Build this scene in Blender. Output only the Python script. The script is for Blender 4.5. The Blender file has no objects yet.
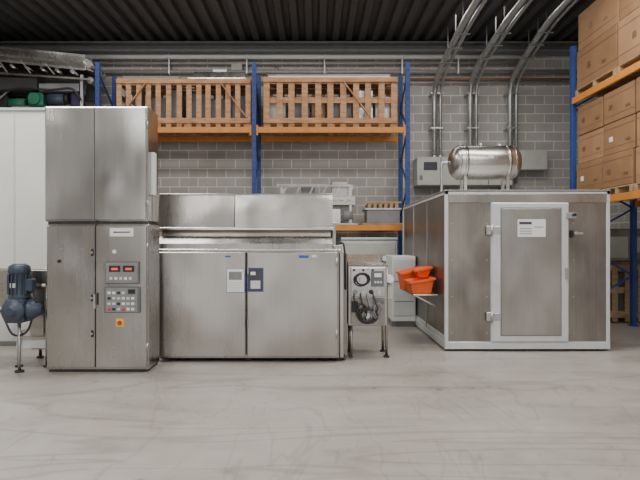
import bpy, bmesh, math, random
from mathutils import Vector, Matrix
random.seed(4)
S=bpy.context.scene

# ---------------- materials ----------------
def newmat(name):
    m=bpy.data.materials.new(name); m.use_nodes=True
    nt=m.node_tree; b=nt.nodes['Principled BSDF']
    return m,nt,b
def ramp(nt,fac,stops):
    r=nt.nodes.new('ShaderNodeValToRGB'); e=r.color_ramp.elements
    while len(e)<len(stops): e.new(0.5)
    for i,(p,c) in enumerate(stops):
        e[i].position=p; e[i].color=(c[0],c[1],c[2],1)
    nt.links.new(fac,r.inputs[0]); return r.outputs[0]
def noise(nt,scale=(1,1,1),sc=5,detail=4,rough=0.55,dist=0.0):
    tc=nt.nodes.new('ShaderNodeTexCoord'); mp=nt.nodes.new('ShaderNodeMapping')
    mp.inputs['Scale'].default_value=scale
    n=nt.nodes.new('ShaderNodeTexNoise'); n.inputs['Scale'].default_value=sc
    n.inputs['Detail'].default_value=detail; n.inputs['Roughness'].default_value=rough
    n.inputs['Distortion'].default_value=dist
    nt.links.new(tc.outputs['Object'],mp.inputs[0]); nt.links.new(mp.outputs[0],n.inputs[0])
    return n.outputs[0]
def mixf(nt,a,b_,f):
    mx=nt.nodes.new('ShaderNodeMix'); mx.inputs[0].default_value=f
    nt.links.new(a,mx.inputs[2]); nt.links.new(b_,mx.inputs[3]); return mx.outputs[0]
def mul(nt,a,b_,f=1.0):
    m1=nt.nodes.new('ShaderNodeMix'); m1.data_type='RGBA'; m1.blend_type='MULTIPLY'; m1.inputs[0].default_value=f
    nt.links.new(a,m1.inputs[6]); nt.links.new(b_,m1.inputs[7]); return m1.outputs[2]
def bump(nt,b,h,strength=0.2,dist=0.02):
    bp=nt.nodes.new('ShaderNodeBump'); bp.inputs['Strength'].default_value=strength
    bp.inputs['Distance'].default_value=dist
    nt.links.new(h,bp.inputs['Height']); nt.links.new(bp.outputs[0],b.inputs['Normal'])
def plain(name,col,rough=0.5,metal=0.0,var=0.12,sc=6,emit=None):
    m,nt,b=newmat(name)
    n=noise(nt,sc=sc)
    a=[c*(1-var) for c in col]; d=[min(1,c*(1+var)) for c in col]
    nt.links.new(ramp(nt,n,[(0.3,a),(0.7,d)]),b.inputs['Base Color'])
    b.inputs['Roughness'].default_value=rough; b.inputs['Metallic'].default_value=metal
    if emit:
        b.inputs['Emission Color'].default_value=(*emit,1); b.inputs['Emission Strength'].default_value=1.5
    return m
def steel(name,lo,hi,r0=0.25,r1=0.45,blotch=1.2,wav=0.25,brush=0.18,metal=1.0,wsc=1.1):
    m,nt,b=newmat(name)
    n1=noise(nt,scale=(1,1,0.55),sc=blotch,detail=4,rough=0.5,dist=0.3)
    n2=noise(nt,scale=(90,90,0.6),sc=1,detail=3)
    f=mixf(nt,n1,n2,brush)
    nt.links.new(ramp(nt,f,[(0.34,lo),(0.66,hi)]),b.inputs['Base Color'])
    n4=noise(nt,scale=(6,6,1),sc=1.5,detail=3,rough=0.5)
    rr=nt.nodes.new('ShaderNodeMapRange'); rr.inputs[1].default_value=0.3; rr.inputs[2].default_value=0.7
    rr.inputs[3].default_value=r0; rr.inputs[4].default_value=r1
    nt.links.new(mixf(nt,n1,n4,0.4),rr.inputs[0]); nt.links.new(rr.outputs[0],b.inputs['Roughness'])
    b.inputs['Metallic'].default_value=metal
    n3=noise(nt,sc=wsc,detail=1); bump(nt,b,n3,wav,0.12)
    return m
def wood(name,lo,hi):
    m,nt,b=newmat(name)
    n=noise(nt,scale=(2,2,9),sc=2,detail=6)
    nt.links.new(ramp(nt,n,[(0.3,lo),(0.7,hi)]),b.inputs['Base Color'])
    b.inputs['Roughness'].default_value=0.75; bump(nt,b,n,0.2,0.01); return m

M={}
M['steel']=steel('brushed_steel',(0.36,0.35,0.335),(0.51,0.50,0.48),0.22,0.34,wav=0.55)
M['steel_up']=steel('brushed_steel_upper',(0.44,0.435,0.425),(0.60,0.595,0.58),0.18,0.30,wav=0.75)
M['steel_dk']=steel('weathered_steel',(0.37,0.35,0.325),(0.50,0.48,0.45),0.23,0.36,wav=0.5)
M['steel_br']=steel('bright_steel',(0.62,0.60,0.57),(0.80,0.78,0.745),0.2,0.32,wav=0.6)
M['cabin']=steel('cabin_panel_steel',(0.225,0.205,0.183),(0.36,0.335,0.305),0.32,0.46,blotch=3.0,brush=0.3,wav=0.35)
M['cabin_door']=steel('cabin_door_steel',(0.35,0.335,0.315),(0.48,0.46,0.435),0.32,0.46,blotch=2.0,brush=0.2,wav=0.35)
M['galv']=plain('galvanised_metal',(0.52,0.53,0.53),0.38,0.9)
M['alu']=plain('aluminium_profile',(0.66,0.68,0.69),0.45,0.35,0.06)
M['white']=plain('white_panel',(0.78,0.79,0.77),0.55,0,0.05,1)
M['beige']=plain('beige_enamel',(0.50,0.52,0.47),0.5,0,0.06)
M['grey']=plain('grey_paint',(0.22,0.225,0.23),0.5)
M['dark']=plain('dark_rubber',(0.02,0.02,0.022),0.6)
M['gap']=plain('shadow_gap_seal',(0.045,0.045,0.045),0.8)
M['paper']=plain('paper',(0.82,0.82,0.80),0.8,0,0.03)
M['ink']=plain('ink',(0.07,0.07,0.085),0.8)
M['bluep']=plain('blue_print',(0.04,0.12,0.42),0.6)
M['rackblue']=plain('rack_blue_paint',(0.02,0.055,0.22),0.5)
M['orange']=plain('rack_orange_paint',(0.66,0.25,0.04),0.5)
M['orange2']=plain('orange_plastic',(0.92,0.14,0.02),0.45)
M['wood']=wood('crate_pine',(0.36,0.18,0.085),(0.60,0.35,0.19))
M['wood2']=wood('old_pallet_wood',(0.28,0.18,0.10),(0.48,0.33,0.19))
M['card']=plain('cardboard',(0.27,0.145,0.068),0.85,0,0.14,2)
M['card2']=plain('cardboard_light',(0.34,0.19,0.095),0.85,0,0.14,2)
M['tape']=plain('packing_tape',(0.17,0.085,0.04),0.4)
M['green']=plain('green_paint',(0.02,0.15,0.09),0.5)
M['motor']=plain('motor_grey_blue',(0.04,0.058,0.088),0.4)
M['yellow']=plain('yellow_plastic',(0.85,0.60,0.04),0.5)
M['red']=plain('red_plastic',(0.65,0.03,0.03),0.5)
M['led']=plain('red_led',(0.4,0.02,0.02),0.5,emit=(0.8,0.05,0.03))
M['panel']=plain('control_panel_grey',(0.13,0.135,0.145),0.5)
M['purple']=plain('dark_purple_cover',(0.05,0.035,0.08),0.8)
M['pipe']=plain('painted_pipe',(0.40,0.38,0.36),0.5,0.2)
M['pipebr']=plain('brown_pipe',(0.30,0.17,0.10),0.5,0.2)

# ---------------- builder ----------------
class B:
    def __init__(s): s.bm=bmesh.new(); s.mats=[]
    def mi(s,m):
        if m not in s.mats: s.mats.append(m)
        return s.mats.index(m)
    def _merge(s,t,m,smooth=False):
        i=s.mi(m)
        for f in t.faces: f.material_index=i; f.smooth=smooth and len(f.verts)<5
        me=bpy.data.meshes.new('tmp'); t.to_mesh(me); t.free()
        s.bm.from_mesh(me); bpy.data.meshes.remove(me)
    def box(s,x0,x1,y0,y1,z0,z1,m,bev=0.004):
        t=bmesh.new(); bmesh.ops.create_cube(t,size=1)
        dx,dy,dz=abs(x1-x0),abs(y1-y0),abs(z1-z0)
        bmesh.ops.scale(t,vec=(dx,dy,dz),verts=t.verts)
        bv=min(bev,min(dx,dy,dz)*0.3)
        if bv>0.0008: bmesh.ops.bevel(t,geom=list(t.edges),offset=bv,segments=1,affect='EDGES')
        bmesh.ops.translate(t,vec=((x0+x1)/2,(y0+y1)/2,(z0+z1)/2),verts=t.verts)
        s._merge(t,m)
    def bar(s,p0,p1,w,h,m):
        p0=Vector(p0);p1=Vector(p1);d=p1-p0;L=d.length
        t=bmesh.new(); bmesh.ops.create_cube(t,size=1)
        bmesh.ops.scale(t,vec=(w,h,L),verts=t.verts)
        bmesh.ops.rotate(t,cent=(0,0,0),matrix=d.to_track_quat('Z','Y').to_matrix(),verts=t.verts)
        bmesh.ops.translate(t,vec=(p0+p1)/2,verts=t.verts); s._merge(t,m)
    def cyl(s,p0,p1,r,m,r2=None,n=24):
        p0=Vector(p0);p1=Vector(p1);d=p1-p0
        t=bmesh.new(); bmesh.ops.create_cone(t,cap_ends=True,segments=n,radius1=r,radius2=r if r2 is None else r2,depth=d.length)
        bmesh.ops.rotate(t,cent=(0,0,0),matrix=d.to_track_quat('Z','Y').to_matrix(),verts=t.verts)
        bmesh.ops.translate(t,vec=(p0+p1)/2,verts=t.verts); s._merge(t,m,True)
    def lathe(s,c,axis,prof,m,n=36):
        t=bmesh.new(); c=Vector(c); a=Vector(axis).normalized()
        u=a.orthogonal().normalized(); v=a.cross(u); rings=[]
        for d,r in prof:
            rings.append([t.verts.new(c+a*d+(u*math.cos(k*2*math.pi/n)+v*math.sin(k*2*math.pi/n))*max(r,0.0005)) for k in range(n)])
        for i in range(len(rings)-1):
            for k in range(n): t.faces.new([rings[i][k],rings[i][(k+1)%n],rings[i+1][(k+1)%n],rings[i+1][k]])
        t.faces.new(rings[0][::-1]); t.faces.new(rings[-1]); bmesh.ops.recalc_face_normals(t,faces=t.faces)
        s._merge(t,m,True)
    def tube(s,pts,r,m,n=12,round_=0.0):
        P=[Vector(p) for p in pts]
        if round_>0:
            Q=[P[0]]
            for i in range(1,len(P)-1):
                a=P[i]-P[i-1]; b=P[i+1]-P[i]; rr=min(round_,a.length*.49,b.length*.49)
                s0=P[i]-a.normalized()*rr; s1=P[i]+b.normalized()*rr
                for k in range(7):
                    f=k/6; Q.append(s0*(1-f)**2+P[i]*2*f*(1-f)+s1*f*f)
            Q.append(P[-1]); P=Q
        t=bmesh.new(); rings=[]; u=None
        for i,p in enumerate(P):
            d=(P[min(i+1,len(P)-1)]-P[max(i-1,0)]).normalized()
            if u is None: u=d.orthogonal().normalized()
            u=(u-d*u.dot(d)).normalized(); v=d.cross(u)
            rings.append([t.verts.new(p+(u*math.cos(k*2*math.pi/n)+v*math.sin(k*2*math.pi/n))*r) for k in range(n)])
        for i in range(len(rings)-1):
            for k in range(n): t.faces.new([rings[i][k],rings[i][(k+1)%n],rings[i+1][(k+1)%n],rings[i+1][k]])
        t.faces.new(rings[0][::-1]); t.faces.new(rings[-1]); bmesh.ops.recalc_face_normals(t,faces=t.faces)
        s._merge(t,m,True)
    def prism(s,poly,x0,x1,m):
        t=bmesh.new()
        a=[t.verts.new((x0,y,z)) for y,z in poly]; b=[t.verts.new((x1,y,z)) for y,z in poly]
        t.faces.new(a); t.faces.new(b[::-1])
        for i in range(len(a)):
            j=(i+1)%len(a); t.faces.new([a[i],b[i],b[j],a[j]])
        bmesh.ops.recalc_face_normals(t,faces=t.faces); s._merge(t,m)
    def tub(s,x0,x1,y0,y1,z0,z1,m,drop=0.0):
        t=bmesh.new(); ins=0.05; th=0.015
        def ring(i,z,zl,off=0):
            return [t.verts.new((x0+i+off,y0+i+off,zl)),t.verts.new((x1-i-off,y0+i+off,z)),t.verts.new((x1-i-off,y1-i-off,z)),t.verts.new((x0+i+off,y1-i-off,zl))]
        R=[ring(ins,z0,z0),ring(0.012,z1-0.03,z1-0.03-drop),ring(-0.012,z1-0.03,z1-0.03-drop),ring(-0.012,z1,z1-drop),ring(0,z1,z1-drop,th),ring(ins,z0+th,z0+th,th)]
        for i in range(5):
            for k in range(4): t.faces.new([R[i][k],R[i][(k+1)%4],R[i+1][(k+1)%4],R[i+1][k]])
        t.faces.new(R[0][::-1]); t.faces.new(R[5]); bmesh.ops.recalc_face_normals(t,faces=t.faces); s._merge(t,m)
    def done(s,name):
        vs=s.bm.verts; xs=[v.co.x for v in vs];ys=[v.co.y for v in vs];zs=[v.co.z for v in vs]
        c=Vector(((min(xs)+max(xs))/2,(min(ys)+max(ys))/2,min(zs)))
        for v in vs: v.co-=c
        me=bpy.data.meshes.new(name); s.bm.to_mesh(me); s.bm.free()
        for m in s.mats: me.materials.append(M[m])
        o=bpy.data.objects.new(name,me); o.location=c; S.collection.objects.link(o); return o

# ---------------- room shell ----------------
XL,XR,YB,YF,ZC=-8.0,6.9,13.0,-7.0,6.1
def floor_mat():
    m,nt,b=newmat('worn_concrete')
    n=noise(nt,sc=0.5,detail=9,rough=0.62,dist=0.6); n2=noise(nt,sc=7,detail=8,rough=0.72)
    n3=noise(nt,scale=(0.35,1.6,1),sc=0.9,detail=7,rough=0.65,dist=1.0)
    f=mixf(nt,mixf(nt,n,n2,0.3),n3,0.35)
    c=ramp(nt,f,[(0.37,(0.235,0.219,0.194)),(0.46,(0.33,0.309,0.278)),(0.54,(0.38,0.357,0.324)),(0.64,(0.45,0.425,0.39))])
    tc=nt.nodes.new('ShaderNodeTexCoord'); vo=nt.nodes.new('ShaderNodeTexVoronoi'); vo.inputs['Scale'].default_value=1.3
    nt.links.new(tc.outputs['Object'],vo.inputs[0])
    sp=ramp(nt,vo.outputs['Distance'],[(0.02,(0.55,0.53,0.50)),(0.06,(1,1,1))])
    n5=noise(nt,scale=(0.25,1.0,1),sc=0.7,detail=2,dist=1.5)
    sc_=ramp(nt,n5,[(0.48,(1,1,1)),(0.492,(0.80,0.79,0.78)),(0.503,(0.80,0.79,0.78)),(0.515,(1,1,1))])
    n6=noise(nt,scale=(1.0,0.3,1),sc=0.8,detail=3,dist=2.0)
    s2=ramp(nt,n6,[(0.49,(1,1,1)),(0.496,(0.78,0.77,0.76)),(0.50,(0.78,0.77,0.76)),(0.506,(1,1,1))])
    c=mul(nt,mul(nt,mul(nt,c,sp),sc_,0.8),s2,0.6)
    nt.links.new(c,b.inputs['Base Color'])
    rr=nt.nodes.new('ShaderNodeMapRange'); rr.inputs[1].default_value=0.35; rr.inputs[2].default_value=0.65
    rr.inputs[3].default_value=0.24; rr.inputs[4].default_value=0.48
    nt.links.new(f,rr.inputs[0]); nt.links.new(rr.outputs[0],b.inputs['Roughness'])
    bump(nt,b,n2,0.05,0.01); return m
M['floor']=floor_mat()
def block_mat(name,ax):
    m,nt,b=newmat(name)
    tc=nt.nodes.new('ShaderNodeTexCoord'); sp=nt.nodes.new('ShaderNodeSeparateXYZ'); cb=nt.nodes.new('ShaderNodeCombineXYZ')
    nt.links.new(tc.outputs['Object'],sp.inputs[0]); nt.links.new(sp.outputs[ax],cb.inputs[0]); nt.links.new(sp.outputs[2],cb.inputs[1])
    br=nt.nodes.new('ShaderNodeTexBrick'); nt.links.new(cb.outputs[0],br.inputs[0])
    br.inputs['Scale'].default_value=1; br.inputs['Brick Width'].default_value=0.44; br.inputs['Row Height'].default_value=0.215
    br.inputs['Mortar Size'].default_value=0.012; br.inputs['Mortar Smooth'].default_value=0.2
    br.inputs['Color1'].default_value=(0.44,0.425,0.405,1); br.inputs['Color2'].default_value=(0.53,0.515,0.49,1)
    br.inputs['Mortar'].default_value=(0.78,0.76,0.73,1)
    g=ramp(nt,noise(nt,sc=0.7,detail=8,rough=0.65,dist=0.5),[(0.3,(0.80,0.78,0.76)),(0.6,(1,1,1))])
    nt.links.new(mul(nt,br.outputs[0],g),b.inputs['Base Color']); b.inputs['Roughness'].default_value=0.9
    bump(nt,b,br.outputs['Fac'],-0.3,0.01); return m
M['blockx']=block_mat('concrete_block_wall',0); M['blocky']=block_mat('concrete_block_wall_side',1)
M['ceil']=plain('corrugated_roof_sheet',(0.075,0.072,0.072),0.5,0.3)
def shell(name,x0,x1,y0,y1,z0,z1,m):
    b=B(); b.box(x0,x1,y0,y1,z0,z1,m,0); return b.done(name)
shell('floor',XL,XR,YF,YB,-0.15,0,'floor')
shell('wall_back',XL,XR,YB,YB+0.2,0,6.5,'blockx')
shell('wall_left',XL-0.2,XL,YF,YB+0.2,0,6.5,'blocky')
shell('wall_right',XR,XR+0.2,YF,YB+0.2,0,6.5,'blocky')
b=B()
for (a,c) in ((XL,-5.6),(-1.2,1.0),(5.4,XR)): b.box(a,c,YF-0.2,YF,0,6.3,'blockx',0)
for (a,c) in ((-5.6,-1.2),(1.0,5.4)): b.box(a,c,YF-0.2,YF,4.6,6.3,'blockx',0)
b.done('wall_front_unseen')  # unseen wall, added so its bright openings show in the steel's reflections
t=bmesh.new(); prof=[]; x=XL; per=0.30
while x<XR:
    prof+= [(x,0),(x+0.13,0),(x+0.17,0.09),(x+0.26,0.09)]; x+=per
prof.append((x,0))
A=[t.verts.new((a,YF,ZC+z)) for a,z in prof]; C=[t.verts.new((a,YB,ZC+z)) for a,z in prof]
for i in range(len(A)-1): t.faces.new([A[i],A[i+1],C[i+1],C[i]])
me=bpy.data.meshes.new('ceiling'); t.to_mesh(me); t.free(); me.materials.append(M['ceil'])
o=bpy.data.objects.new('ceiling',me); S.collection.objects.link(o)
sm=o.modifiers.new('s','SOLIDIFY'); sm.thickness=0.02; sm.offset=1
b=B(); b.box(XL,XR,12.6,12.98,5.86,5.90,'grey'); b.box(XL,XR,12.78,12.82,5.90,6.08,'grey'); b.box(XL,XR,12.6,12.98,6.04,6.08,'grey'); b.done('trim_1')

b=B()
b.cyl((XL,12.85,5.80),(4.9,12.85,5.80),0.055,'white')
b.cyl((XL,12.88,5.66),(4.9,12.88,5.66),0.035,'pipe')
b.cyl((XL,12.88,5.46),(XR,12.88,5.46),0.045,'pipe')
b.cyl((2.2,12.90,5.30),(XR,12.90,5.30),0.03,'pipebr')
b.cyl((-1.5,12.90,5.22),(XR,12.90,5.22),0.025,'pipe')
for xx in [-7,-5.2,-3.4,-1.6,0.2,2.0,3.3]: b.box(xx,xx+0.04,12.8,12.98,5.40,5.86,'galv')
b.cyl((-0.9,12.9,5.80),(-0.9,12.9,5.2),0.03,'galv'); b.box(-1.95,-1.7,12.85,12.98,5.5,5.68,'beige')
b.done('service_pipes')

def conduit(x,z0,yt,zt,name):
    b=B()
    for dx,r in ((0,0.06),(0.14,0.035)):
        b.tube([(x+dx,12.75,2.85),(x+dx,12.75,z0-0.15),(x+dx,12.1,z0+0.12),(x+dx,yt+0.8,zt-0.1),(x+dx,yt-1.5,zt+0.05)],r,'galv',16,0.35)
    for z in (3.3,4.1,4.9): b.box(x-0.09,x+0.2,12.69,12.99,z,z+0.04,'galv')
    for f in (0.2,0.55,0.85):
        y=12.1+(yt+0.8-12.1)*f; z=z0+0.12+(zt-0.1-z0-0.12)*f
        b.box(x-0.09,x+0.2,y-0.02,y+0.02,z-0.08,z-0.06,'grey'); b.cyl((x+0.07,y,z-0.07),(x+0.07,y,6.10),0.01,'grey')
    b.done(name)
conduit(2.75,5.2,9.45,5.66,'ceiling_conduit')
conduit(3.58,5.3,9.6,5.72,'ceiling_conduit')
conduit(4.50,5.3,9.9,5.85,'ceiling_conduit')

b=B()
b.box(2.3,4.45,12.45,12.98,2.78,3.42,'beige',0.01)
for i,xx in enumerate((2.83,3.36,3.9)): b.box(xx,xx+0.012,12.44,12.46,2.8,3.4,'gap')
b.box(2.45,2.75,12.435,12.46,3.12,3.3,'ink'); b.box(2.35,2.42,12.435,12.46,2.9,3.0,'grey')
b.box(4.0,4.15,12.435,12.46,3.1,3.2,'paper'); b.box(4.5,5.3,12.6,12.98,3.15,3.6,'beige',0.01); b.box(4.3,4.5,12.6,12.98,2.6,3.35,'grey',0.01)
for xx in (2.75,2.89,3.58,3.72,4.5,4.64): b.cyl((xx,12.75,3.4),(xx,12.75,3.52),0.07,'galv')
b.done('wall_electrical_enclosure')

# ---------------- pallet racks ----------------
def upright_x(b,x,y0,y1,h,w=0.09):
    for y in (y0,y1):
        b.box(x-w/2,x+w/2,y-0.04,y+0.04,0.01,h,'rackblue')
        b.box(x-0.08,x+0.08,y-0.07,y+0.07,0,0.012,'rackblue')
        z=0.3
        while z<h-0.1: b.box(x-0.012,x+0.012,y-0.045,y-0.035,z,z+0.03,'gap',0); z+=0.15
    z=0.3;k=0
    while z+0.6<h:
        a,c=(y0,y1) if k%2==0 else (y1,y0)
        b.bar((x,a,z),(x,c,z+0.6),0.03,0.03,'rackblue'); z+=0.6;k+=1
b=B()
xs=[-7.85,-4.57,-1.28,1.95]
for x in xs: upright_x(b,x,11.64,12.6,5.27)
for i in range(3):
    for z in (1.74,3.79):
        for y in (11.6,12.62):
            b.box(xs[i]+0.05,xs[i+1]-0.05,y-0.02,y+0.03,z,z+0.12,'orange')
            for xx in (xs[i]+0.05,xs[i+1]-0.09): b.box(xx,xx+0.04,y-0.03,y-0.02,z-0.06,z+0.16,'orange')
b.done('pallet_rack')

def crate(name,x0,x1,y0,y1,z0,z1,n,diag,m='wood',mid=True,sw=0.11):
    b=B(); zt=z0+0.1; T=0.025
    for x in (x0+0.05,(x0+x1)/2,x1-0.15): b.box(x,x+0.1,y0,y1,z0,zt-0.02,m)
    b.box(x0,x1,y0,y1,zt-0.02,zt,m)
    for y,sg in ((y0,1),(y1-T,-1)):
        yi=y; yo=y-T if sg>0 else y+T
        zz=[zt,z1-0.13]+([(zt+z1)/2-0.05] if mid else [])
        for z in zz: b.box(x0,x1,yi,yi+T,z,z+0.12,m)
        for i in range(n):
            x=x0+(x1-x0-sw)*i/(n-1)+random.uniform(-.015,.015)*(0<i<n-1); b.box(x,x+sw,yo,yo+T,z0+0.02,z1,m)
        if sg>0: b.box(x0,x1,yo-T,yo,z0+0.10,z0+0.2,m); b.box(x0,x1,yo-T,yo,z1-0.10,z1,m)
        for (a,c) in diag:
            b.bar((x0+(x1-x0)*a,yo-0.012,zt+0.12),(x0+(x1-x0)*c,yo-0.012,z1-0.1),0.09,0.02,m)
    for x in (x0,x1-T):
        for k in range(4):
            z=zt+(z1-0.1-zt)*k/3; b.box(x,x+T,y0,y1,z,z+0.1,m)
    y=y0
    while y<y1-0.1: b.box(x0,x1,y,y+0.1,z1-0.02,z1+0.003,m); y+=0.22
    w=(x1-x0)/6
    for i in range(6):
        xx=x0+0.1+i*w*0.97; hh=random.uniform(.55,.88)*(z1-zt)
        b.box(xx,xx+w*random.uniform(.6,.9),y0+0.2,y1-0.2,zt+0.002,zt+hh,random.choice(['galv','alu','grey','steel_dk','grey','wood2']),0.02)
    return b.done(name)
crate('wooden_shipping_crate',-4.2,-1.36,11.72,12.55,3.912,4.95,14,[(0.03,0.22),(0.97,0.78)],mid=False)
crate('wooden_shipping_crate',-1.09,1.74,11.72,12.55,3.912,4.98,11,[(0.80,0.60)],mid=True,sw=0.13)
b=B(); b.box(-2.7,-1.45,11.75,12.5,4.96,5.0,'steel_br'); b.prism([(11.8,5.0),(12.4,5.0),(12.3,5.16),(11.9,5.16)],-2.6,-1.5,'steel_br'); b.box(-4.1,-2.9,11.8,12.4,4.96,5.04,'grey'); b.box(-2.2,-1.9,11.9,12.2,5.16,5.22,'galv'); b.done('steel_hood_cover')
b=B(); b.box(-1.0,1.6,11.8,12.55,4.99,5.06,'white'); b.box(-1.02,1.62,11.78,12.57,5.06,5.075,'galv'); b.done('flat_panel_stack')

# ---------- tall control cabinet ----------
b=B(); x0,x1,yf,yb=-3.09,-1.91,6.36,6.80
b.box(x0+0.02,x1-0.02,yf+0.02,yb,0,0.05,'gap')
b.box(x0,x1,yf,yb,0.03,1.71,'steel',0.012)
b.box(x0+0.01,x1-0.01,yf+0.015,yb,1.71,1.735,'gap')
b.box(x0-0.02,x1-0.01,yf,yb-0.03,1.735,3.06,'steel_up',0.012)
xm=-2.52
for (a,c) in ((x0+0.015,xm-0.006),(xm+0.006,x1-0.02)):
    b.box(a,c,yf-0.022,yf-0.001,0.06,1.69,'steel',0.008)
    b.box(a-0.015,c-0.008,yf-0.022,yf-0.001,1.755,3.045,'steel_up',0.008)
b.box(xm-0.007,xm+0.007,yf-0.004,yf-0.0005,0.06,3.04,'gap',0)
for z in (0.45,0.86,1.38):
    b.box(xm-0.045,xm-0.02,yf-0.035,yf-0.02,z-0.04,z+0.04,'dark'); b.cyl((xm-0.033,yf-0.045,z),(xm-0.033,yf-0.03,z),0.012,'galv')
b.box(xm+0.02,xm+0.04,yf-0.03,yf-0.02,0.78,0.92,'dark')
b.box(xm-0.01,xm+0.015,yf-0.06,yf-0.02,0.74,0.90,'galv')
for xx in (-2.95,-2.70): b.box(xx,xx+0.06,yf-0.027,yf-0.02,1.40,1.43,'grey',0.006)
b.cyl((-2.93,yf-0.035,1.28),(-2.93,yf-0.02,1.28),0.02,'dark')
for z in (0.3,1.45,1.95,2.85): b.cyl((x1-0.012,yf-0.025,z-0.04),(x1-0.012,yf-0.025,z+0.04),0.01,'galv')
b.box(-2.40,-2.01,yf-0.05,yf-0.02,1.02,1.28,'panel',0.006)
b.box(-2.385,-2.025,yf-0.054,yf-0.049,1.035,1.265,'grey',0.002)
for xx in (-2.35,-2.19):
    b.box(xx,xx+0.13,yf-0.058,yf-0.053,1.16,1.23,'dark'); b.box(xx+0.03,xx+0.10,yf-0.06,yf-0.057,1.18,1.205,'led',0)
for i in range(5): b.box(-2.34+i*.055,-2.31+i*.055,yf-0.061,yf-0.053,1.07,1.10,'paper' if i%2 else 'alu',0)
b.box(-2.41,-2.00,yf-0.05,yf-0.02,0.69,0.99,'panel',0.006)
b.box(-2.385,-2.025,yf-0.054,yf-0.049,0.70,0.975,'grey',0.002)
for r in range(4):
    for c in range(6):
        if r==3 and c>3: continue
        k=random.choice(['paper','alu','paper','dark','alu','red'])
        b.box(-2.365+c*.054,-2.33+c*.054,yf-0.06,yf-0.053,0.72+r*.062,0.748+r*.062,k,0.002)
b.box(-2.13,-2.05,yf-0.06,yf-0.053,0.91,0.96,'dark')
b.box(-2.28,-2.19,yf-0.03,yf-0.02,0.53,0.62,'yellow'); b.cyl((-2.235,yf-0.05,.575),(-2.235,yf-0.03,.575),0.025,'red'); b.box(-2.245,-2.225,yf-0.07,yf-0.05,.555,.595,'red')
b.box(-2.35,-2.08,yf-0.025,yf-0.021,1.565,1.66,'paper',0)
b.box(-2.31,-2.12,yf-0.027,yf-0.0245,1.605,1.62,'ink',0)
b.box(-2.32,-2.28,yf-0.025,yf-0.021,1.37,1.41,'paper',0)
b.box(x1-0.012,x1+0.03,yf+0.1,yf+0.2,2.05,2.55,'white'); b.box(x1-0.012,x1+0.02,yf+0.18,yf+0.3,1.74,2.5,'steel_dk')
b.done('control_cabinet')

# ---------- tunnel oven ----------
b=B(); yf=6.91; X0,X1=-1.975,0.41
b.box(X0+0.03,X1-0.03,yf+0.05,8.3,0.03,0.08,'gap')
for xx in (-1.8,-0.85,0.3):
    for yy in (7.05,8.1): b.cyl((xx,yy,0),(xx,yy,0.06),0.04,'galv')
b.box(X0,0.30,yf,8.35,0.05,1.39,'steel_dk',0.006)
b.box(0.30,X1,yf+0.12,8.35,0.05,1.36,'cabin',0.006)
b.box(0.31,0.36,yf+0.02,yf+0.13,0.05,1.38,'steel_dk',0.004)
b.box(X0-0.01,0.33,yf-0.02,8.36,1.39,1.412,'steel_br',0.004)
for a,c in ((X0+0.02,-0.865),(-0.845,0.285)):
    b.box(a,c,yf-0.03,yf-0.001,0.07,1.375,'steel_dk',0.008)
b.box(-0.865,-0.845,yf-0.01,yf,0.1,1.37,'gap')
for z in (0.45,1.1): b.box(-0.885,-0.87,yf-0.05,yf-0.03,z,z+0.09,'galv'); b.box(-0.84,-0.825,yf-0.05,yf-0.03,z,z+0.09,'galv')
for z in (0.3,1.2): b.cyl((0.27,yf-0.04,z),(0.27,yf-0.04,z+0.1),0.012,'galv')
b.prism([(yf+0.02,1.412),(8.3,1.412),(8.3,1.57),(yf+0.14,1.57),(yf+0.03,1.48)],X0,0.22,'steel')
b.prism([(yf+0.14,1.572),(8.3,1.572),(8.3,1.655),(yf+0.17,1.655)],X0+0.02,0.20,'cabin')  # recess band: its shade is put into the colour with darker steel
b.box(X0,0.24,yf+0.11,8.3,1.652,1.685,'steel_br',0.004)
# upper hood, face leaning back a little
b.prism([(yf+0.13,1.685),(8.28,1.685),(8.20,2.10),(yf+0.18,2.10)],X0-0.02,-1.03,'steel')
b.prism([(yf+0.125,1.685),(8.28,1.685),(8.20,2.10),(yf+0.175,2.10)],-1.02,0.225,'steel_br')
b.box(X0-0.02,0.235,yf+0.165,8.22,2.10,2.12,'steel',0.004)
b.box(0.225,0.27,yf+0.2,7.7,1.42,1.75,'steel_dk')
b.box(0.23,0.34,yf+0.02,yf+0.2,1.36,1.46,'steel_dk')
b.tube([(0.25,7.05,1.44),(0.36,7.02,1.5),(0.38,7.0,1.36),(0.385,6.98,0.9)],0.012,'dark',8,0.04)
b.box(-1.10,-0.875,yf-0.034,yf-0.031,0.87,1.17,'bluep',0); b.box(-1.094,-0.881,yf-0.037,yf-0.033,0.878,1.165,'paper',0)
b.box(-1.07,-0.91,yf-0.039,yf-0.036,1.03,1.13,'grey',0)
for k in range(4): b.box(-1.07,-0.93+0.03*(k%2),yf-0.039,yf-0.036,0.90+k*.03,0.908+k*.03,'alu',0)
b.box(-0.84,-0.64,yf-0.034,yf-0.031,0.88,1.18,'bluep',0); b.box(-0.832,-0.648,yf-0.037,yf-0.033,0.888,1.172,'ink',0); b.box(-0.80,-0.68,yf-0.039,yf-0.036,0.92,1.02,'alu',0); b.box(-0.80,-0.74,yf-0.039,yf-0.036,1.09,1.13,'paper',0)
b.box(-0.20,-0.08,yf-0.034,yf-0.031,1.30,1.335,'bluep',0); b.box(-0.04,0.02,yf-0.034,yf-0.031,1.31,1.34,'paper',0)
b.box(-1.12,-1.05,yf-0.034,yf-0.031,1.31,1.33,'bluep',0)
b.done('industrial_tunnel_oven')

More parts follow.
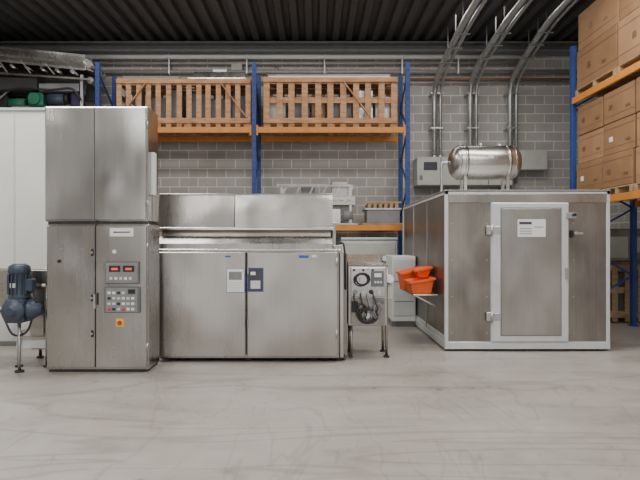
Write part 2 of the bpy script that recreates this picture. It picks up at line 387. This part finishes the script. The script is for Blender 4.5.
# ---------- outfeed end unit ----------
b=B()
b.box(0.425,0.93,7.12,7.62,0.42,1.20,'steel_dk',0.008)
b.prism([(7.1,1.20),(7.64,1.20),(7.64,1.33),(7.5,1.33)],0.425,0.95,'steel_br')
b.box(0.46,0.90,7.09,7.12,0.80,1.17,'steel',0.004); b.box(0.46,0.90,7.09,7.12,0.44,0.78,'cabin',0.004)
for yy in (7.2,7.58): b.cyl((0.93,yy,0.02),(0.93,yy,1.2),0.02,'steel_dk'); b.cyl((0.93,yy,0),(0.93,yy,0.02),0.04,'dark')
for yy in (7.2,7.58): b.cyl((0.47,yy,0.0),(0.47,yy,0.43),0.02,'steel_dk')
def coil(cx,cz,rx,rz,y,n=2,ph=0.0,m='dark',w=0.009):
    pts=[]
    for k in range(n*16+9):
        a=k*2*math.pi/16+ph; q=1+0.12*math.sin(a*0.63+ph*3)
        pts.append((cx+rx*q*math.cos(a)+0.012*math.sin(a*0.4),y-0.02*abs(math.sin(a*.5)),cz+rz*q*math.sin(a)))
    b.tube(pts,w,m,6)
coil(0.60,1.02,0.085,0.075,7.07,3,0.4); coil(0.67,0.56,0.11,0.09,7.06,3,1.3,'dark',0.011); coil(0.60,0.62,0.06,0.10,7.05,1,2.2)
coil(0.80,0.62,0.05,0.09,7.07,2,0.2,'grey')
b.cyl((0.67,7.09,0.56),(0.67,7.05,0.56),0.035,'galv'); b.cyl((0.60,7.09,1.02),(0.60,7.06,1.02),0.03,'galv')
for i in range(4): b.cyl((0.52+i*.10,7.09,0.86),(0.52+i*.10,7.06,0.86),0.028,['grey','galv','dark','galv'][i])
for i in range(3): b.cyl((0.50+i*.12,7.09,1.14),(0.50+i*.12,7.075,1.14),0.015,'dark')
b.box(0.72,0.88,7.07,7.09,0.93,1.13,'panel'); b.box(0.76,0.85,7.065,7.07,1.05,1.10,'paper')
for i in range(3): b.box(0.76+i*.035,0.785+i*.035,7.062,7.07,0.97,1.0,'alu')
b.box(0.47,0.55,7.07,7.09,0.60,0.74,'dark'); b.box(0.74,0.88,7.07,7.09,0.71,0.77,'panel')
for i in range(4): b.tube([(0.5+i*.08,7.08,0.84),(0.50+i*.1,7.02,0.74-0.03*i),(0.58+i*.07,7.06,0.62),(0.6+i*.05,7.08,0.50)],0.008,'dark' if i!=2 else 'grey',6,0.06)
b.cyl((0.97,7.15,1.02),(0.97,7.6,1.02),0.05,'steel_br'); b.cyl((0.90,7.15,1.28),(0.90,7.6,1.28),0.03,'galv')
b.box(0.93,1.02,7.2,7.5,0.75,0.95,'beige',0.01)
b.done('outfeed_control_unit')

# ---------- infeed conveyor ----------
b=B()
b.box(-4.6,-3.14,6.62,6.66,1.00,1.16,'steel_dk'); b.box(-4.6,-3.14,7.15,7.20,1.00,1.16,'steel_dk')
b.box(-4.6,-3.16,6.66,7.15,1.09,1.12,'white')
b.cyl((-3.2,6.66,1.08),(-3.2,7.15,1.08),0.05,'steel_br')
b.prism([(6.64,0.72),(7.15,0.72),(7.15,1.0),(6.64,1.0)],-4.6,-3.55,'steel_dk')
for xx in (-3.56,-3.22,-4.5):
    for yy in (6.65,7.17): b.cyl((xx,yy,0.02),(xx,yy,1.0),0.02,'steel_dk'); b.cyl((xx,yy,0),(xx,yy,0.02),0.045,'dark')
b.bar((-3.56,6.66,0.35),(-3.22,6.66,0.35),0.03,0.03,'steel_dk')
b.box(-3.26,-3.14,6.68,6.8,0.02,0.95,'white',0.02); b.box(-3.45,-3.26,6.68,6.9,0.20,0.95,'steel_dk',0.02)
b.prism([(6.66,0.22),(6.95,0.22),(6.9,0.42),(6.7,0.42)],-3.6,-3.15,'white')
b.done('infeed_conveyor')
b=B()
b.box(-3.52,-3.30,6.24,6.52,0.58,0.86,'motor',0.03)
b.lathe((-3.41,6.38,0.72),(0,-1,0),[(0.1,0.13),(0.15,0.13),(0.17,0.10),(0.19,0.05),(0.22,0.045)],'motor')
b.lathe((-3.41,6.38,0.84),(0,0,1),[(0,0.10),(0.03,0.12),(0.05,0.105),(0.3,0.105),(0.31,0.12),(0.38,0.115),(0.41,0.07)],'motor')
for k in range(14):
    a=k*2*math.pi/14; b.bar((-3.41+.115*math.cos(a),6.38+.115*math.sin(a),0.9),(-3.41+.115*math.cos(a),6.38+.115*math.sin(a),1.13),0.012,0.025,'motor')
b.box(-3.33,-3.24,6.32,6.44,0.93,1.08,'motor',0.015); b.box(-3.46,-3.38,6.265,6.28,0.98,1.03,'alu',0.002)
b.cyl((-3.41,6.5,0.72),(-3.41,6.615,0.72),0.05,'galv'); b.lathe((-3.30,6.38,0.72),(1,0,0),[(0,0.12),(0.04,0.12),(0.1,0.08),(0.16,0.05)],'motor')
b.tube([(-3.26,6.38,0.95),(-3.2,6.36,0.8),(-3.3,6.35,0.45),(-3.5,6.4,0.4),(-3.7,6.5,0.7)],0.012,'dark',8,0.1)
b.box(-3.47,-3.35,6.51,6.61,0.64,0.80,'galv')
b.cyl((-3.41,6.38,0.0),(-3.41,6.38,0.6),0.018,'galv'); b.cyl((-3.41,6.38,0),(-3.41,6.38,0.02),0.05,'dark')
b.done('gear_motor')

# ---------- white container ----------
b=B()
b.box(-6.4,-3.35,8.0,10.6,0.05,3.40,'white',0.02)
for xx in (-5.6,-4.85,-4.35): b.box(xx,xx+0.015,7.99,8.01,0.1,3.36,'alu',0)
b.box(-6.42,-3.33,7.98,10.62,3.40,3.44,'alu'); b.box(-6.42,-3.33,7.98,10.62,0,0.06,'grey')
b.box(-3.36,-3.33,7.985,8.05,0.06,3.4,'alu')
b.done('white_insulated_container')

# ---------- conveyors on rack (upper left) ----------
b=B()
for x in (-7.4,-4.95):
    for y in (11.75,12.5): b.box(x-.03,x+.03,y-.03,y+.03,3.912,5.05,'galv')
for y in (11.7,12.5):
    b.bar((-7.7,y,5.58),(-4.85,y,5.28),0.26,0.04,'steel'); b.bar((-7.7,y,5.12),(-4.72,y,4.92),0.16,0.04,'steel_dk')
    b.bar((-7.7,y-.03,5.72),(-4.85,y-.03,5.42),0.03,0.05,'steel_br'); b.bar((-7.7,y-.03,5.44),(-4.85,y-.03,5.14),0.03,0.05,'steel_br')
# side guard sheets, belts
b.prism([(11.69,4.0),(11.70,4.0),(11.70,4.02),(11.69,4.02)],-7.4,-4.95,'galv')
for i in range(2):
    z0=5.46; z1=5.70
    t=bmesh.new()
    q=[(-7.7,z0+.0),(-4.85,z0-.30),(-4.85,z1-.30),(-7.7,z1)]
    y=11.665 if i==0 else 12.53
    a=[t.verts.new((X,y,Z)) for X,Z in q]; c=[t.verts.new((X,y+.01,Z)) for X,Z in q]
    t.faces.new(a); t.faces.new(c[::-1])
    for k in range(4): t.faces.new([a[k],c[k],c[(k+1)%4],a[(k+1)%4]])
    bmesh.ops.recalc_face_normals(t,faces=t.faces); b._merge(t,'steel')
b.bar((-7.7,12.1,5.58),(-4.87,12.1,5.28),0.75,0.04,'dark')
b.bar((-7.7,12.1,5.14),(-4.8,12.1,4.94),0.04,0.75,'dark')
for k in range(8): b.cyl((-7.4+k*.32,11.72,5.33-k*.030),(-7.4+k*.32,12.5,5.33-k*.030),0.035,'steel_br')
b.cyl((-4.83,11.68,5.26),(-4.83,12.52,5.26),0.11,'steel_br'); b.cyl((-4.75,11.68,4.92),(-4.75,12.52,4.92),0.07,'steel')
for k in range(5): b.bar((-7.2+k*.5,11.67,5.43-k*.05),(-7.0+k*.5,11.67,5.10-k*.02),0.05,0.02,'grey')
b.box(-7.6,-5.9,11.72,12.4,4.72,5.0,'gap',0.02); b.prism([(11.72,4.70),(12.4,4.70),(12.4,4.98),(11.72,4.86)],-5.85,-5.0,'grey')
for y in (11.76,12.49): b.bar((-7.4,y,4.0),(-4.95,y,4.0),0.06,0.06,'galv'); b.bar((-7.4,y,4.0),(-6.2,y,4.95),0.04,0.03,'galv')
b.box(-6.5,-5.2,11.82,12.4,3.912,4.42,'grey',0.02)
b.box(-6.10,-5.78,11.72,12.2,4.38,4.68,'green',0.04); b.cyl((-5.94,11.66,4.53),(-5.94,11.72,4.53),0.12,'green'); b.cyl((-6.55,11.9,4.48),(-6.2,11.9,4.48),0.11,'green')
b.cyl((-5.7,11.85,4.56),(-5.35,11.85,4.56),0.12,'motor'); b.cyl((-5.35,11.85,4.56),(-5.27,11.85,4.56),0.10,'dark')
b.box(-5.25,-5.0,11.82,12.1,4.03,4.72,'purple',0.05); b.box(-7.2,-6.6,11.85,12.3,4.03,4.7,'dark',0.05)
b.tube([(-6.6,11.66,4.66),(-6.2,11.64,4.76),(-5.6,11.66,4.70),(-5.1,11.66,4.76),(-4.95,11.66,4.5)],0.025,'dark',8,0.15)
b.done('belt_conveyor')

# ---------- machinery on low rack shelf ----------
b=B(); z=1.862
for x in (-0.7,0.75):
    for y in (11.7,12.4): b.box(x-.03,x+.03,y-.03,y+.03,z+0.02,z+0.85,'galv')
b.box(-0.8,0.85,11.66,12.45,z+0.42,z+0.5,'steel_dk'); b.box(-0.8,0.85,11.66,11.7,z+0.5,z+0.60,'steel')
for k in range(10): b.cyl((-0.72+k*.16,11.62,z+.55),(-0.72+k*.16,12.4,z+.55),0.03,'galv')
b.box(-0.75,0.8,11.66,11.7,z+0.80,z+0.85,'steel')
for k in range(6): b.bar((-0.7+k*.28,11.68,z+.6),(-0.6+k*.28,11.68,z+.80),0.03,0.02,'galv')
b.box(-0.4,-0.05,11.68,12.2,z+0.05,z+0.4,'grey',0.01); b.box(0.1,0.55,11.75,12.2,z+0.02,z+0.35,'steel_br',0.01)
b.cyl((0.60,11.75,z+.2),(0.80,11.75,z+.2),0.12,'grey'); b.box(0.35,0.7,11.72,11.95,z+0.55,z+0.92,'steel_dk',0.01); b.box(-0.3,0.0,11.8,12.1,z+0.6,z+0.86,'grey',0.01)
b.bar((-0.85,12.3,z+.9),(0.3,12.3,z+.9),0.05,0.05,'galv')
for y in (11.62,12.62): b.box(-0.85,0.9,y-.02,y+.04,z,z+0.03,'galv')
b.done('roller_conveyor')
b=B()
b.box(1.0,1.85,11.66,12.5,1.862,1.9,'wood2')
b.box(1.1,1.8,11.7,12.3,1.90,2.18,'grey',0.01); b.box(1.05,1.83,11.68,12.4,2.18,2.22,'galv')
for k in range(6): b.box(1.12+k*.115,1.19+k*.115,11.69,12.3,2.22,2.32,'wood2')
b.box(1.08,1.83,11.69,11.73,2.32,2.36,'wood2')
b.done('slatted_pallet_load')
b=B()
b.box(0.55,1.75,11.7,12.5,0.62,1.55,'alu',0.02); b.box(0.6,1.7,11.68,11.7,0.68,1.48,'beige',0.01); b.box(0.55,1.75,11.66,12.5,1.55,1.6,'alu')
for x in (0.6,1.62):
    for y in (11.75,12.4): b.box(x,x+.08,y,y+.08,0.13,0.64,'grey')
b.box(0.5,1.8,11.68,12.54,0.1,0.13,'wood2')
for x in (0.5,1.1,1.7): b.box(x,x+.1,11.68,12.54,0,0.1,'wood2')
b.box(1.2,1.6,11.8,12.3,0.131,0.5,'cabin',0.02)
b.done('machine_on_pallet')
b=B()
for x in (-1.0,-0.3,0.3): b.box(x,x+.1,11.7,12.5,0,0.1,'wood2')
b.box(-1.0,0.4,11.7,12.5,0.1,0.13,'wood2'); b.box(-0.95,0.35,11.75,12.5,0.13,1.3,'galv',0.02); b.box(-0.9,0.3,11.73,11.75,0.2,1.2,'grey',0.01); b.box(-0.2,0.1,11.8,12.2,1.3,1.55,'steel_br',0.01)
b.done('stored_machine')

# ---------- cabin ----------
b=B(); x0,x1,yf,yb,zt=1.78,4.05,7.58,11.25,2.21
b.box(x0+0.02,x1-0.02,yf+0.02,yb-0.02,0.11,zt-0.02,'cabin',0)
b.box(x0,x1,yf,yb,0.03,0.13,'alu',0.006)
for xx in (x0+0.08,2.9,x1-0.14):
    for yy in (yf+0.06,9.4,yb-0.15): b.box(xx,xx+0.1,yy,yy+0.1,0,0.035,'gap')
for xx in (x0,x1-0.05):
    for yy in (yf,yb-0.05): b.box(xx,xx+0.05,yy,yy+0.05,0.12,zt,'alu',0.008)
b.box(x0,x1,yf,yf+0.05,zt-0.05,zt,'alu'); b.box(x0,x1,yb-0.05,yb,zt-0.06,zt,'alu')
b.box(x0,x0+0.05,yf,yb,zt-0.06,zt,'alu'); b.box(x1-0.05,x1,yf,yb,zt-0.06,zt,'alu')
b.box(x0,x1,yf,yb,zt-0.02,zt+0.005,'alu',0)
b.box(x0+0.05,x1-0.05,yf-0.002,yf+0.03,zt-0.17,zt-0.05,'steel_dk')
for yy in (8.85,10.05): b.box(x0+0.002,x0+0.03,yy,yy+0.04,0.13,zt-0.06,'steel_dk',0.002)
b.box(x0+0.008,x0+0.022,yf+0.05,yb-0.05,0.13,0.20,'alu')
b.box(2.41,3.47,yf-0.02,yf+0.03,0.13,2.04,'alu',0.006)
b.box(2.425,3.455,yf-0.035,yf-0.019,0.145,2.025,'alu',0.006)
b.box(2.53,3.365,yf-0.038,yf-0.033,0.215,1.97,'grey',0)
b.box(2.545,3.35,yf-0.045,yf-0.034,0.23,1.955,'cabin_door',0.004)
for z in (0.48,1.66):
    b.box(2.34,2.42,yf-0.04,yf,z-0.06,z+0.06,'galv',0.006); b.cyl((2.415,yf-0.045,z-0.07),(2.415,yf-0.045,z+0.07),0.018,'galv'); b.box(2.42,2.52,yf-0.046,yf-0.034,z-0.05,z+0.05,'galv')
b.box(3.42,3.56,yf-0.055,yf-0.03,1.82,1.90,'galv'); b.cyl((3.52,yf-0.1,1.87),(3.52,yf-0.03,1.87),0.02,'dark')
b.box(3.50,3.53,yf-0.03,yf,1.56,1.66,'dark'); b.box(3.53,3.65,yf-0.06,yf-0.04,1.60,1.63,'galv'); b.box(3.55,3.58,yf-0.05,yf,1.59,1.64,'galv')
b.box(3.41,3.45,yf-0.08,yf-0.04,1.0,1.15,'galv')
b.box(2.76,3.14,yf-0.05,yf-0.044,1.57,1.81,'paper',0); b.box(2.78,2.95,yf-0.053,yf-0.049,1.74,1.775,'ink',0); b.box(2.98,3.11,yf-0.053,yf-0.049,1.70,1.71,'grey',0)
for k in range(3): b.box(2.79,2.95,yf-0.053,yf-0.049,1.61+k*.035,1.618+k*.035,'grey',0)
for xx in (1.88,2.36,3.55,4.0):
    for z in (0.25,0.75,1.25,1.75): b.cyl((xx,yf+0.01,z),(xx,yf+0.016,z),0.008,'galv')
b.done('insulated_cabin')

b=B()
b.box(1.42,1.777,8.0,9.3,0.72,0.74,'steel_dk')
for yy in (8.1,9.2): b.bar((1.46,yy,0.72),(1.765,yy,0.56),0.02,0.02,'steel_dk')
b.tub(1.38,1.74,8.02,8.55,0.742,0.98,'orange2',0.06)
b.tub(1.36,1.74,8.66,9.22,0.742,1.10,'orange2',0.09)
b.tub(1.52,1.755,8.30,8.62,0.97,1.13,'orange2',0.05)
b.done('orange_storage_tubs')
b=B()
b.box(1.36,1.775,9.75,10.6,0.10,1.25,'white',0.01); b.box(1.38,1.76,9.74,9.76,0.2,1.2,'alu'); b.box(1.36,1.775,9.8,10.5,0,0.1,'grey')
for z in (0.45,0.8): b.box(1.40,1.74,9.733,9.742,z,z+0.012,'grey',0)
b.box(1.69,1.71,9.72,9.74,0.9,1.0,'grey')
b.done('small_white_cabinet')

# ---------- tank ----------
b=B(); zr=2.217; c=(2.17,9.0,2.79); L=1.17
r=0.275
prof=[(0,0.02),(0.01,0.10),(0.04,0.19),(0.09,0.245),(0.15,r),(L-0.15,r),(L-0.09,0.245),(L-0.04,0.19),(L-0.01,0.10),(L,0.02)]
b.lathe(c,(1,0,0),prof,'steel_dk')
for d in (0.15,L-0.15): b.lathe((c[0]+d-.008,c[1],c[2]),(1,0,0),[(0,r+.004),(0.016,r+.004)],'steel')
for xx in (c[0]+0.22,c[0]+L-0.27):
    for yy in (8.86,9.10): b.box(xx,xx+0.05,yy,yy+0.04,zr,2.62,'steel_br')
    b.box(xx-.03,xx+0.08,8.8,9.2,zr,zr+0.02,'steel_br'); b.lathe((xx,9.0,2.79),(1,0,0),[(0,r+.006),(0.05,r+.006)],'steel')
b.cyl((2.7,9,3.05),(2.7,9,3.11),0.03,'galv'); b.cyl((3.0,9,3.05),(3.0,9,3.09),0.04,'galv'); b.cyl((2.18,9,2.79),(2.09,9,2.79),0.03,'galv')
b.tube([(2.11,9,2.79),(2.06,9,2.79),(2.06,9,zr+.0)],0.02,'galv',8,0.05)
b.box(2.72,2.82,8.718,8.728,2.82,2.88,'alu')
b.done('compressed_air_tank')

# ---------- right rack ----------
b=B(); RX=4.62
for Y in (9.9,7.0,4.1):
    for X in (RX,5.7):
        b.box(X-.04,X+.04,Y-.05,Y+.05,0.01,5.0,'rackblue'); b.box(X-.07,X+.07,Y-.08,Y+.08,0,0.012,'rackblue')
    z=0.3;k=0
    while z<4.3:
        a,c=(RX,5.7) if k%2==0 else (5.7,RX)
        b.bar((a,Y,z),(c,Y,z+.6),.03,.03,'rackblue'); z+=.6;k+=1
for (ya,yb_) in ((7.05,9.85),(4.15,6.95)):
    for z in (2.12,3.95):
        for X in (RX-0.02,5.72): b.box(X-.025,X+.025,ya,yb_,z,z+.11,'orange')
b.done('pallet_rack')
def boxpile(name,z0,layers,y0,y1,cols,x0=4.60,x1=5.6):
    b=B(); w=(y1-y0)/cols
    for c in range(cols):
        ya=y0+c*w+0.02; yb_=y0+(c+1)*w-0.02
        for yy in (ya,(ya+yb_)/2-.04,yb_-.08): b.box(x0,x1,yy,yy+.08,z0,z0+.09,'wood2')
        b.box(x0,x1,ya,yb_,z0+.09,z0+.11,'wood2')
        z=z0+.112
        for h in layers:
            j=random.uniform(-.03,.03); m=random.choice(['card','card2','card'])
            xf=x0+0.03+j
            b.box(xf,x1+j,ya+.01,yb_-.01,z,z+h-.008,m,0.01)
            b.box(xf-.002,xf+.01,ya+.012,yb_-.012,z+h*.80,z+h*.815,'tape',0)
            b.box(xf-.002,xf+.01,ya+.012,yb_-.012,z+h*.2,z+h*.21,'tape',0)
            yc=(ya+yb_)/2
            b.box(xf-.003,xf+.01,yc+.16,yc+.26,z+h*.4,z+h*.55,random.choice(['paper','tape','card2','tape']),0)
            b.box(xf-.003,xf+.01,yc-.32,yc-.2,z+h*.3,z+h*.38,'tape',0)
            b.box(x0+.35+j,x0+.6+j,ya+.008,ya+.02,z+h*.4,z+h*.6,'paper',0)
            z+=h
    return b.done(name)
boxpile('cardboard_box_stack',2.235,[0.52,0.50,0.50],7.1,9.8,3)
boxpile('cardboard_box_stack',4.065,[0.68,0.66],7.1,9.8,2)
crate('wooden_shipping_crate',5.05,6.6,10.3,11.3,0.0,1.08,7,[],'wood2')
b=B()
b.box(5.1,6.5,10.4,11.2,1.09,1.13,'wood2'); b.box(5.15,6.4,10.45,11.1,1.13,1.75,'cabin',0.02); b.box(5.3,5.9,10.42,10.46,1.2,1.6,'beige'); b.cyl((6.1,10.35,1.45),(6.1,10.45,1.45),0.15,'galv'); b.box(5.2,5.6,10.5,11,1.75,2.0,'white',0.02)
b.done('stored_gearbox_unit')

# ---------------- lighting ----------------
w=bpy.data.worlds.new('World'); S.world=w; w.use_nodes=True
bg=w.node_tree.nodes['Background']; bg.inputs[0].default_value=(0.97,0.98,1.0,1); bg.inputs[1].default_value=1.8
def area(name,loc,rot,sx,sy,p,col=(1,0.965,0.92)):
    l=bpy.data.lights.new(name,'AREA'); l.shape='RECTANGLE'; l.size=sx; l.size_y=sy; l.energy=p; l.color=col
    o=bpy.data.objects.new(name,l); o.location=loc; o.rotation_euler=rot; S.collection.objects.link(o)
for i,(x,y) in enumerate([(-4,-2.5),(2.5,-2.5),(-4,2.5),(2.5,2.5),(-4,7.0),(2.5,7.0)]):
    area('skylight_fill',(x,y,6.0),(0,0,0),4.0,1.2,235)
area('skylight_fill',(-1,10.9,6.05),(0,0,0),10,0.5,100)  # added fill lamp that brightens the back wall, not a roof opening

cam=bpy.data.cameras.new('camera'); cam.sensor_width=36; cam.lens=553/640*36
cam.shift_x=5/640; cam.shift_y=2/640
co=bpy.data.objects.new('camera',cam); co.location=(0,0,1.5); co.rotation_euler=(math.pi/2,0,0)
S.collection.objects.link(co); S.camera=co
